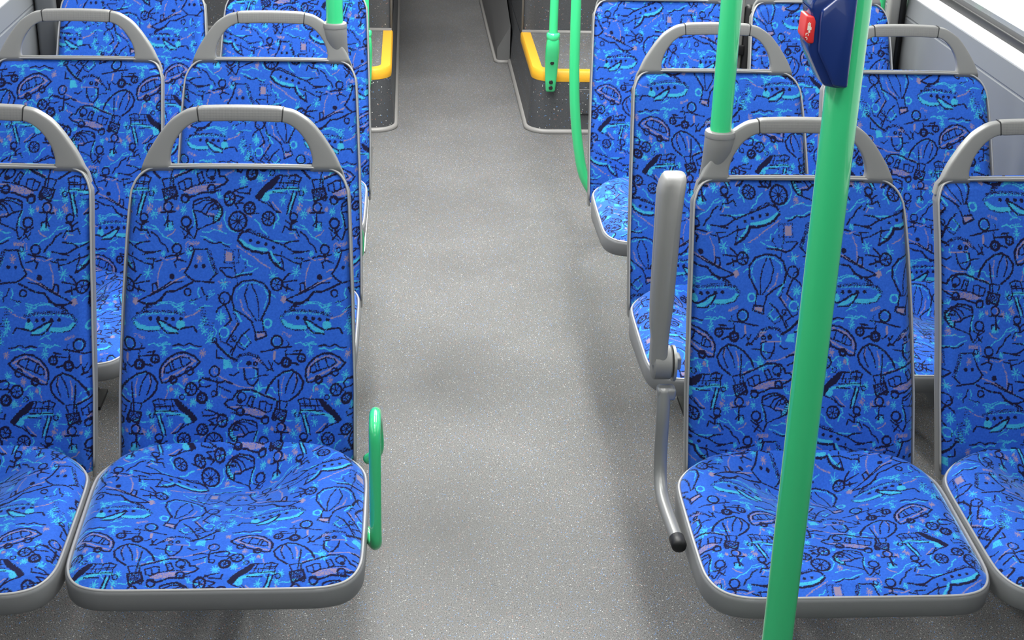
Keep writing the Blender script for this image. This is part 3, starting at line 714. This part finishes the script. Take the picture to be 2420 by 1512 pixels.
        for z, x0, x1, yf, yb in ((.70, -.024, .012, -.178, -.135), (.745, -.024, .012, -.176, -.136), (.77, -.028, .013, -.178, -.132), (.81, -.030, .016, -.182, -.125), (.90, -.030, .018, -.182, -.118), (.98, -.029, .021, -.176, -.108), (1.02, -.028, .025, -.170, -.102), (1.036, -.024, .028, -.164, -.102), (1.046, -.019, .029, -.158, -.104), (1.051, -.015, .028, -.152, -.108), (1.052, -.010, .024, -.146, -.114)):
            cxm = (x0+x1)/2; hx = (x1-x0)/2; cy = (yf+yb)/2; hy = (yb-yf)/2; r = []
            for j in range(56):
                an = 2*pi*j/56; ca, sa = cos(an), sin(an); A = math.copysign(abs(ca)**.5, ca); B = math.copysign(abs(sa)**.5, sa)
                xx = cxm+hx*A; yy = cy+hy*B
                if B < 0:      # groove and ridge along the front face
                    q = (xx-cxm)/hx; k_ = max(0, min(1, (.30-q)/.35)); yy += .011*k_*k_*(3-2*k_)*max(.1, min(1, (z-.755)/.045, (1.053-z)/.035))
                r.append((ax+xx*.86-.006, yy, z))
            rings.append(r)
        obj('arm_pad', loft(rings), MAT['armgrey'], arm, auto=60)
    return t

# pattern placement: a drawing-frame point is put at a given place on each seat
def fitpat(dx, dist, tile, kind):
    """kind 'b': dist below the top of the back; 'c': dist back from the front edge is negative"""
    return (tile[0]-dx*1268, tile[1]-dist*1172)
AX, WX = .5147, .967
PITCH_Y = .80
R1, R2, R3 = .00118, .0017, .0024
rows = [
 # label, X, Y, side, back pattern, cushion pattern, res, extras
 ('LA1', 'front-row aisle seat left of the gangway, green grab loop at its side', -AX+.006, -.0, -1, fitpat(0, .0, (570, 418), 'b'), (572, 1470), R1, ('loop',), (0.0215, 0.0220, .985, 0)),
 ('LW1', 'front-row seat cut by the left picture edge, inside of the seat with green loop', -WX-.004, -.007, -1, fitpat(.13, .036, (683, 944), 'b'), (560, 1010), R1, (), (0.052, 0.066, .972, 0)),
 ('RA1', 'front-row aisle seat right of the gangway with raised grey armrest and pole socket', AX, -.0476, 1, fitpat(-.04, .062, (510, 1054), 'b'), (570, 1110), R1, ('socket', 'armrest'), (0.04, 0.0315, .985, 0)),
 ('RW1', 'front-row seat cut by the right picture edge, under the window sill', WX+.0025, -.046, 1, fitpat(-.05, .045, (400, 750), 'b'), (480, 1480), R1, (), (0.086, 0.0845, .972, 0)),
 ('LA2', 'second-row aisle seat left of the gangway, its handle carrying a pole socket', -AX-.006, .808, -1, fitpat(0, .04, (568, 575), 'b'), (600, 1000), R2, ('stub', 'socket'), (0.02, 0.0318, 0.92, 0.022)),
 ('LW2', 'second-row seat at far left, handle near the top left corner', -WX+.004, .802, -1, fitpat(-.09, .05, (435, 835), 'b'), (480, 1300), R2, (), (0.052, 0.078, 0.92, 0.03)),
 ('RA2', 'second-row aisle seat right of the gangway, behind the raised grey armrest', AX, .747, 1, fitpat(-.13, .045, (678, 1234), 'b'), (500, 800), R2, (), (0.037, 0.042, 0.945, 0.018)),
 ('RW2', 'second-row seat by the right wall, its whole handle seen against the grey panel', WX-.0025, .752, 1, fitpat(.09, .06, (400, 750), 'b'), (520, 700), R2, (), (0.047, 0.095, 0.92, 0.022)),
 ('LA3', 'third-row aisle seat left of the gangway, top cut by the frame', -AX, 1.6, -1, fitpat(.04, .12, (568, 575), 'b'), (530, 500), R3, (), (0.023, 0.04, 0.92, 0.03)),
 ('LW3', 'third-row seat on the far left, seen through the second-row handle', -WX, 1.6, -1, fitpat(.1, .14, (400, 750), 'b'), (590, 900), R3, (), (0.03, 0.075, 0.92, 0.03)),
 ('RA3', 'third-row aisle seat right of the gangway, beside the curved green pole', AX, 1.555, 1, fitpat(0, .02, (510, 1054), 'b'), (450, 1100), R3, (), (0.03, 0.043, 0.945, 0.025)),
 ('RW3', 'third-row seat by the right wall, behind the blue button box', WX, 1.555, 1, fitpat(-.05, .06, (400, 750), 'b'), (610, 1300), R3, (), (0.04, 0.085, 0.92, 0.025)),
]
for key, lab, x, y, side, pb, pc, res, ex, kk in rows:
    make_seat(lab, x, y, side, pb, pc, res, ex, *kk)

# ------------------------------------------------------------------ poles
def pole(label, x, y, z0, z1, r=.0195, group='vertical green grab poles'):
    t = thing('grab_pole', label, 'pole', (x, y, z0), group)
    obj('tube', tube([(0, 0, 0), (0, 0, (z1-z0)/2), (0, 0, z1-z0)], r, 40), MAT['green'], t, auto=50)
    obj('ceiling_flange', tube([(0, 0, z1-z0-.02), (0, 0, z1-z0-.012), (0, 0, z1-z0-.001)], [.026, .034, .036], 32), MAT['green'], t, auto=40)
    return t
PA = (.272, -1.09)
p = pole('thick green pole standing in front of the right aisle seat, holding the blue button box', PA[0], PA[1], 0.001, 2.265)
obj('floor_flange', tube([(0, 0, 0), (0, 0, .008), (0, 0, .02)], [.04, .036, .024], 32), MAT['green'], p, auto=40)
pole('green pole rising from the socket of the right front-row seat', AX-.146, -.0476, 1.09, 2.265)
pole('green pole rising from the socket of the second-row left seat', -AX-.006+.146, .808, 1.09, 2.265)
# curved pole beside the third right row
t = thing('curved_grab_pole', 'green pole bending outward at its foot beside the third right row', 'pole', (.357, 2.3, 0))
P = [(0, 0, 2.265), (-.004, 0, 1.6), (-.002, 0, 1.0), (0, 0, .85), (.002, 0, .72), (.006, 0, .58), (.014, 0, .46), (.030, 0, .34), (.052, 0, .24), (.090, 0, .17), (.135, 0, .115), (.185, 0, .07), (.215, 0, .03), (.222, 0, .002)]
obj('tube', tube(catmull(P, 6), .0175, 28), MAT['green'], t)
obj('floor_flange', tube([(.222, 0, .001), (.222, 0, .008), (.222, 0, .02)], [.04, .036, .02], 28), MAT['green'], t, auto=40)

# blue button box on the front pole
def button_box():
    t = thing('stop_button_box', 'blue plastic button box with red push button on the thick green pole', 'button', (PA[0], PA[1], 1.51))
    # outline in the x-z plane seen from the driver's end
    prof = [(-.004, -.054), (-.018, -.0535), (-.030, -.051), (-.037, -.039), (-.049, -.017), (-.052, -.008), (-.052, .028), (-.054, .032), (-.053, .039), (-.049, .046), (-.040, .058), (-.028, .066), (-.004, .068)]
    bm = extrude_poly([(x, -.030, z) for x, z in prof], (0, .042, 0), .004, 3)
    obj('casing', bm, MAT['blue'], t, auto=35)
    prof2 = [(-.0055, -.052), (-.021, -.050), (-.026, -.041), (-.042, -.013), (-.0435, .020), (-.043, .031), (-.028, .044), (-.018, .064), (-.0055, .065)]
    bm = extrude_poly([(x, -.035, z) for x, z in prof2], (0, .008, 0), .003, 3)
    obj('cover', bm, MAT['blue'], t, auto=35)
    bm = extrude_poly([(-.047, -.032, .019), (-.0495, -.032, .0245), (-.0575, -.032, .0255), (-.0590, -.032, .0025), (-.0535, -.032, -.0045), (-.047, -.032, -.0045)], (0, .028, 0), .002, 3)
    b = obj('push_button', bm, MAT['red'], t, auto=35); b['label'] = 'red push button'
    # small pale print on the button: a hand and a row of letters
    bm = bmesh.new()
    for x0, z0, w_, h_ in ((-.0540, .0125, .0034, .0046), (-.0553, .0163, .0008, .003), (-.0541, .0168, .0008, .0034), (-.0529, .0163, .0008, .003), (-.0518, .0118, .0008, .003), (-.0534, .0090, .0020, .003),
                           (-.0566, .0058, .0007, .0024), (-.0554, .0068, .0016, .0007), (-.0541, .0052, .0007, .0024), (-.0562, .0025, .0018, .0007), (-.0550, .0008, .0007, .0024)):
        bm_box(bm, x0-w_/2, x0+w_/2, -.0324, -.0318, z0-h_/2, z0+h_/2)
    obj('print', bm, MAT['white'], b, smooth=False)['label'] = 'small worn white symbol'
    return t
button_box()

# clamp posts on the wheel housings
def clamp_post(label, x, y):
    t = thing('clamped_post', label, 'pole', (x, y, 0), 'green posts bolted to the wheel housings')
    obj('tube', tube([(0, 0, .435), (0, 0, 1.3), (0, 0, 2.265)], .0185, 28), MAT['green'], t, auto=50)
    obj('collar', tube([(0, 0, .424), (0, 0, .428), (0, 0, .452), (0, 0, .456)], [.024, .0285, .0285, .024], 28), MAT['green'], t, auto=50)
    rings = []
    for z, hw, hd, yc in ((.192, .017, .006, .036), (.20, .0205, .010, .034), (.25, .025, .014, .030), (.30, .028, .017, .024), (.35, .030, .024, .012), (.39, .030, .028, .003), (.42, .0275, .0275, 0), (.43, .026, .026, 0)):
        r = []
        for j in range(28):
            an = 2*pi*j/28; ca, sa = cos(an), sin(an); A = math.copysign(abs(ca)**.7, ca); B = math.copysign(abs(sa)**.7, sa)
            r.append((hw*A, yc+hd*B, z))
        rings.append(r)
    br = obj('clamp_bracket', loft(rings), MAT['green'], t, auto=60)
    for z, yy in ((.327, -.001), (.238, .016), (.212, .021)):
        obj('bolt', tube([(0, yy, z), (0, yy-.002, z), (0, yy-.004, z)], [.0088, .0088, .007], 16), MAT['black'], br, auto=40)
    return t
clamp_post('green post bolted to the front of the right wheel housing by three black bolts', .407, 3.545)
clamp_post('green post bolted to the left wheel housing, half hidden by the third-row seat', -.384, 3.545)

# ------------------------------------------------------------------ wheel housings
def rounded_rect(x0, x1, y0, y1, r, corner, n=10):
    """corner: 'l' rounds (x0,y0), 'r' rounds (x1,y0)"""
    P = []
    if corner == 'l':
        for k in range(n+1):
            a = pi+pi/2*k/n; P.append((x0+r+r*cos(a), y0+r+r*sin(a)))
        P += [(x1, y0), (x1, y1), (x0, y1)]
    else:
        P += [(x0, y0)]
        for k in range(n+1):
            a = -pi/2+pi/2*k/n; P.append((x1-r+r*cos(a), y0+r+r*sin(a)))
        P += [(x1, y1), (x0, y1)]
    return P
def housing(side, label, xin, xout):
    t = thing('wheel_housing', label, 'wheel housing', (0, 0, 0))
    c = 'l' if side > 0 else 'r'
    a, b = (xin, xout) if side > 0 else (xout, xin)
    y0, yt, z1 = 3.60, 4.36, .27
    P = rounded_rect(a, b, y0, 9.4, .09, c)
    # lower block side walls; slight draft towards the top
    ai, bi = (a+.017, b) if side > 0 else (a, b-.017)
    Pt = rounded_rect(ai, bi, y0+.012, 9.4, .09, c)
    rings = [[(x, y, 0.0) for x, y in P], [(x, y, z1-.02) for x, y in Pt]]
    obj('front_block', loft(rings, True, (False, False)), MAT['box'], t, auto=40)
    def inset(d):
        return rounded_rect(ai+(d if side > 0 else 0), bi-(0 if side > 0 else d), y0+.012+d, yt, max(.09-d, .01), c)
    bm = bmesh.new(); bm.faces.new([bm.verts.new((x, y, z1)) for x, y in inset(.035)])
    obj('step_tread', bm, MAT['tier'], t, smooth=False)
    # yellow nosing round the tread edge
    path = [(x, y) for x, y in rounded_rect(ai, bi, y0+.012, yt, .09, c)]
    path = ([q for q in path if not (abs(q[0]-(b if side > 0 else a)) < 1e-6 and q[1] > y0+.03)])
    if side > 0: path = [path[-1]]+path[:-1]
    inn = [(x, y) for x, y in inset(.042)]; inn = ([q for q in inn if not (abs(q[0]-(b if side > 0 else a)) < 1e-6 and q[1] > y0+.08)])
    if side > 0: inn = [inn[-1]]+inn[:-1]
    rings = []
    for (ox, oy), (ix, iy) in zip(path, inn):
        dx, dy = ox-ix, oy-iy
        rings.append([(ox+dx*.06, oy+dy*.06, z1-.042), (ox+dx*.1, oy+dy*.1, z1-.03), (ox+dx*.08, oy+dy*.08, z1-.004), (ox-dx*.05, oy-dy*.05, z1+.004), (ix, iy, z1+.004), (ix, iy, z1-.01), (ox-dx*.3, oy-dy*.3, z1-.042)])
    obj('step_nosing', loft(rings), MAT['yellow'], t, auto=35)['label'] = 'yellow step nosing'
    # upper block
    P2 = rounded_rect(a+(.019 if side > 0 else 0), b-(0 if side > 0 else .019), yt, 9.4, .03, c)
    obj('upper_block', loft([[(x, y, z1-.04) for x, y in P2], [(x, y, 1.15) for x, y in P2]], True, (False, True)), MAT['box'], t, auto=40)
    # cove strips: at the floor, at the riser foot and on the riser corner
    fl = rounded_rect(a, b, y0, 9.3, .09, c)
    fl = [q for q in fl if not (abs(q[0]-(b if side > 0 else a)) < 1e-6 and q[1] > y0+.01)]
    if side > 0: fl = [fl[-1]]+fl[:-1]
    obj('cove_strip', tube([(x, y, .006) for x, y in fl], .013, 10), MAT['cove'], t)
    obj('cove_strip', tube([(a+.02, yt-.003, z1+.004), (b-.02, yt-.003, z1+.004)], .010, 10), MAT['cove'], t)
    xc = a+.021 if side > 0 else b-.021
    obj('cove_strip', tube([(xc, yt+.006, z1), (xc, yt+.006, 1.14)], .006, 10), MAT['cove'], t)
    return t
hr = housing(1, 'dark speckled right wheel housing with yellow-edged step and green post', .318, 1.245)
housing(-1, 'dark speckled left wheel housing with yellow-edged step beyond the third-row seat', -.262, -1.245)
bm = bmesh.new(); bm_box(bm, .50, .70, 3.592, 3.60, .09, .20, .003); pl = obj('access_plate', bm, MAT['box'], hr, auto=40)
for q in ((.515, .19), (.685, .19), (.515, .10), (.685, .10)):
    obj('screw', tube([(q[0], 3.593, q[1]), (q[0], 3.590, q[1])], .006, 12), MAT['black'], pl)
# low sloping ramp block that juts into the aisle farther back
bm = bmesh.new()
A = [(.317, 4.86, 0), (.252, 4.86, 0), (.252, 4.86, .075), (.317, 4.86, .19)]
B = [(.317, 7.2, 0), (.24, 7.2, 0), (.24, 7.2, .03), (.317, 7.2, .25)]
Cc = [(.317, 5.5, 0), (.246, 5.5, 0), (.252, 5.5, .16), (.317, 5.5, .30)]
bl = loft([A, Cc, B]); o = obj('aisle_block', bl, MAT['bellow'], None, auto=30)
tag(o, 'low dark sloping block jutting into the aisle beyond the right wheel housing', 'block')
s_ = obj('cove_strip', tube([(.318, 4.852, .005), (.258, 4.852, .005), (.246, 4.87, .005), (.240, 5.5, .005), (.232, 7.1, .005)], .010, 8), MAT['cove'], o)

# ------------------------------------------------------------------ the bus body
Y0, Y1 = -4.4, 9.5
ZC = 2.28
XW = 1.262
def plane(name, pts, mat, smooth=False):
    bm = bmesh.new(); bm.faces.new([bm.verts.new(p) for p in pts]); return obj(name, bm, mat, smooth=smooth)
struct(obj('floor', box(-1.40, 1.40, Y0, Y1, -.05, 0), MAT['floor'], smooth=False))
struct(obj('ceiling', box(-1.45, 1.45, Y0, Y1, ZC, ZC+.05), MAT['ceiling'], smooth=False))
WY1 = 3.9   # end of the window band
def side_wall(name, s):
    prof = [(XW, 0), (XW, .945), (XW+.0015, .948), (XW+.0015, .951), (XW, .954), (XW+.006, 1.008), (XW+.012, 1.018)]
    back = [(1.42, 1.018), (1.42, 0)]
    bm = bmesh.new()
    P = prof+back
    f0 = [bm.verts.new((s*x, Y0, z)) for x, z in P]; f1 = [bm.verts.new((s*x, Y1, z)) for x, z in P]
    n = len(P)
    for k in range(n): bm.faces.new((f0[k], f0[(k+1) % n], f1[(k+1) % n], f1[k]))
    bm.faces.new(f0); bm.faces.new(f1)
    # above the windows and behind the window band
    bm_box(bm, min(s*1.30, s*1.45), max(s*1.30, s*1.45), Y0, Y1, 1.98, ZC)
    bm_box(bm, min(s*1.30, s*1.45), max(s*1.30, s*1.45), WY1, Y1, 1.0, 1.99)
    bm_box(bm, min(s*1.30, s*1.45), max(s*1.30, s*1.45), Y0, -2.0, 1.0, 1.99)  # front windows closed off to lower the light on the forward floor
    return struct(obj(name, bm, MAT['wall'], smooth=False))
side_wall('wall_right', 1); side_wall('wall_left', -1)
struct(obj('wall_back', box(-1.45, 1.45, Y1, Y1+.05, 0, ZC), MAT['wall'], smooth=False))
bm = bmesh.new(); bm_box(bm, -1.45, 1.45, Y0-.05, Y0, 0, 1.15); bm_box(bm, -1.45, 1.45, Y0-.05, Y0, 2.1, ZC); struct(obj('wall_front', bm, MAT['wall'], smooth=False))  # windscreen opening cut down to lessen the light from the front
for k, s in ((1, 1), (2, -1)):
    prof = [(XW+.010, 1.004), (XW+.006, 1.012), (XW+.010, 1.022), (XW+.018, 1.026), (1.292, 1.029), (1.306, 1.030), (1.306, 1.0)]
    bm = bmesh.new(); n = len(prof)
    f0 = [bm.verts.new((s*x, Y0, z)) for x, z in prof]; f1 = [bm.verts.new((s*x, WY1, z)) for x, z in prof]
    for j in range(n): bm.faces.new((f0[j], f0[(j+1) % n], f1[(j+1) % n], f1[j]))
    struct(obj('trim_%d' % k, bm, MAT['sill'], auto=40))
wi = 0
for s in (1, -1):
    for (ya, yb) in ((-2.0, .1), (.1, 2.3), (2.3, WY1)):
        wi += 1
        bm = bmesh.new(); xa, xb = sorted((s*1.300, s*1.330))
        bm_box(bm, xa, xb, ya, yb, 1.026, 1.054, .005); bm_box(bm, xa, xb, ya, yb, 1.95, 1.985, .006)
        if ya > 0 or (ya < -3): pass
        bm_box(bm, xa, xb, ya, ya+.035, 1.026, 1.985, .006); bm_box(bm, xa, xb, yb-.035, yb, 1.026, 1.985, .006)
        wo = struct(obj('window_%d' % wi, bm, MAT['black'], auto=40))
        obj('pane', box(s*1.316-.003, s*1.316+.003, ya+.02, yb-.02, 1.05, 1.97), MAT['glass'], wo, smooth=False)
# windscreen behind the camera
wo = struct(obj('window_7', box(-1.40, 1.40, Y0-.04, Y0-.01, 1.15, 1.20), MAT['black'], smooth=False))
obj('pane', box(-1.38, 1.38, Y0-.03, Y0-.024, 1.20, 2.1), MAT['glass'], wo, smooth=False)
# posts and screens behind the third row
t = thing('wall_post', 'pale grey post with painted dark slot against the right wall behind the third row', 'post', (0, 0, 0))
obj('post', box(1.206, 1.238, 1.62, 1.66, 0, 2.2, .008, 3), MAT['plastic'], t, auto=40)
obj('shade', box(1.237, 1.259, 1.635, 1.655, 0, 2.2), MAT['black'], t)  # black strip in place of the shaded gap between post and wall
t = thing('wall_post', 'dark grey rounded post against the left wall behind the third row', 'post', (0, 0, 0))
obj('post', box(-1.258, -1.200, 1.62, 1.70, 0, 2.2, .012, 4), MAT['wall'], t, auto=40)
obj('shade', box(-1.201, -1.172, 1.64, 1.66, 0, 2.2), MAT['black'], t)  # black strip painting the shade of the gap beside the seat
t = thing('seat_divider', 'pale grey divider with black frame between the two third-row right seats', 'divider', (0, 0, 0))
obj('panel', box(.735, .795, 1.70, 1.72, .30, 1.2, .004), MAT['plastic'], t, auto=40)
obj('frame_post', box(.797, .827, 1.69, 1.725, 0, .965, .012, 4), MAT['black'], t, auto=40)
obj('crossbar', box(.76, .80, 1.69, 1.70, .815, .845, .003), MAT['black'], t, auto=40)
t = thing('wall_grab_rail', 'green grab pole clamped to the right wall behind the third row', 'pole', (0, 0, 0))
obj('tube', tube(catmull([(1.212, 1.74, 2.26), (1.212, 1.74, 1.6), (1.212, 1.74, 1.1), (1.212, 1.735, .93), (1.212, 1.73, .80)], 5), .016, 24), MAT['green'], t)
obj('wall_bracket', tube(catmull([(1.214, 1.74, 1.02), (1.232, 1.735, 1.0), (1.250, 1.73, .985), (1.259, 1.73, .975)], 5), .011, 18), MAT['green'], t)
# floor hatch strip left
t = tag(obj('floor_trim_frame', tube([(-.355, 2.148, .004), (-.353, 3.36, .004)], .004, 8), MAT['steel']), 'thin metal edging strip on the floor beside the third-row left seats', 'edging')
obj('cross_strip', tube([(-.355, 2.148, .004), (-.50, 2.146, .004)], .004, 8), MAT['steel'], t)
# diffusers of the unseen fill lamps added under the ceiling
for i, y in enumerate((-2.6, -1.2, .2, 1.6, 3.0, 4.6, 6.4)):
    for sx in (-1, 1):
        o = thing('ceiling_fill_lamp', '%s added ceiling fill lamp above the %s' % ('left' if sx < 0 else 'right', ['driver end', 'front platform', 'first seat row', 'third seat row', 'rear step', 'rear platform', 'rear end'][i]), 'lamp', (sx*.38, y, ZC-.001), 'ceiling fill lamps')
        obj('diffuser', box(-.09, .09, -.56, .56, -.012, -.002, .003), MAT['lamp'], o, auto=40)
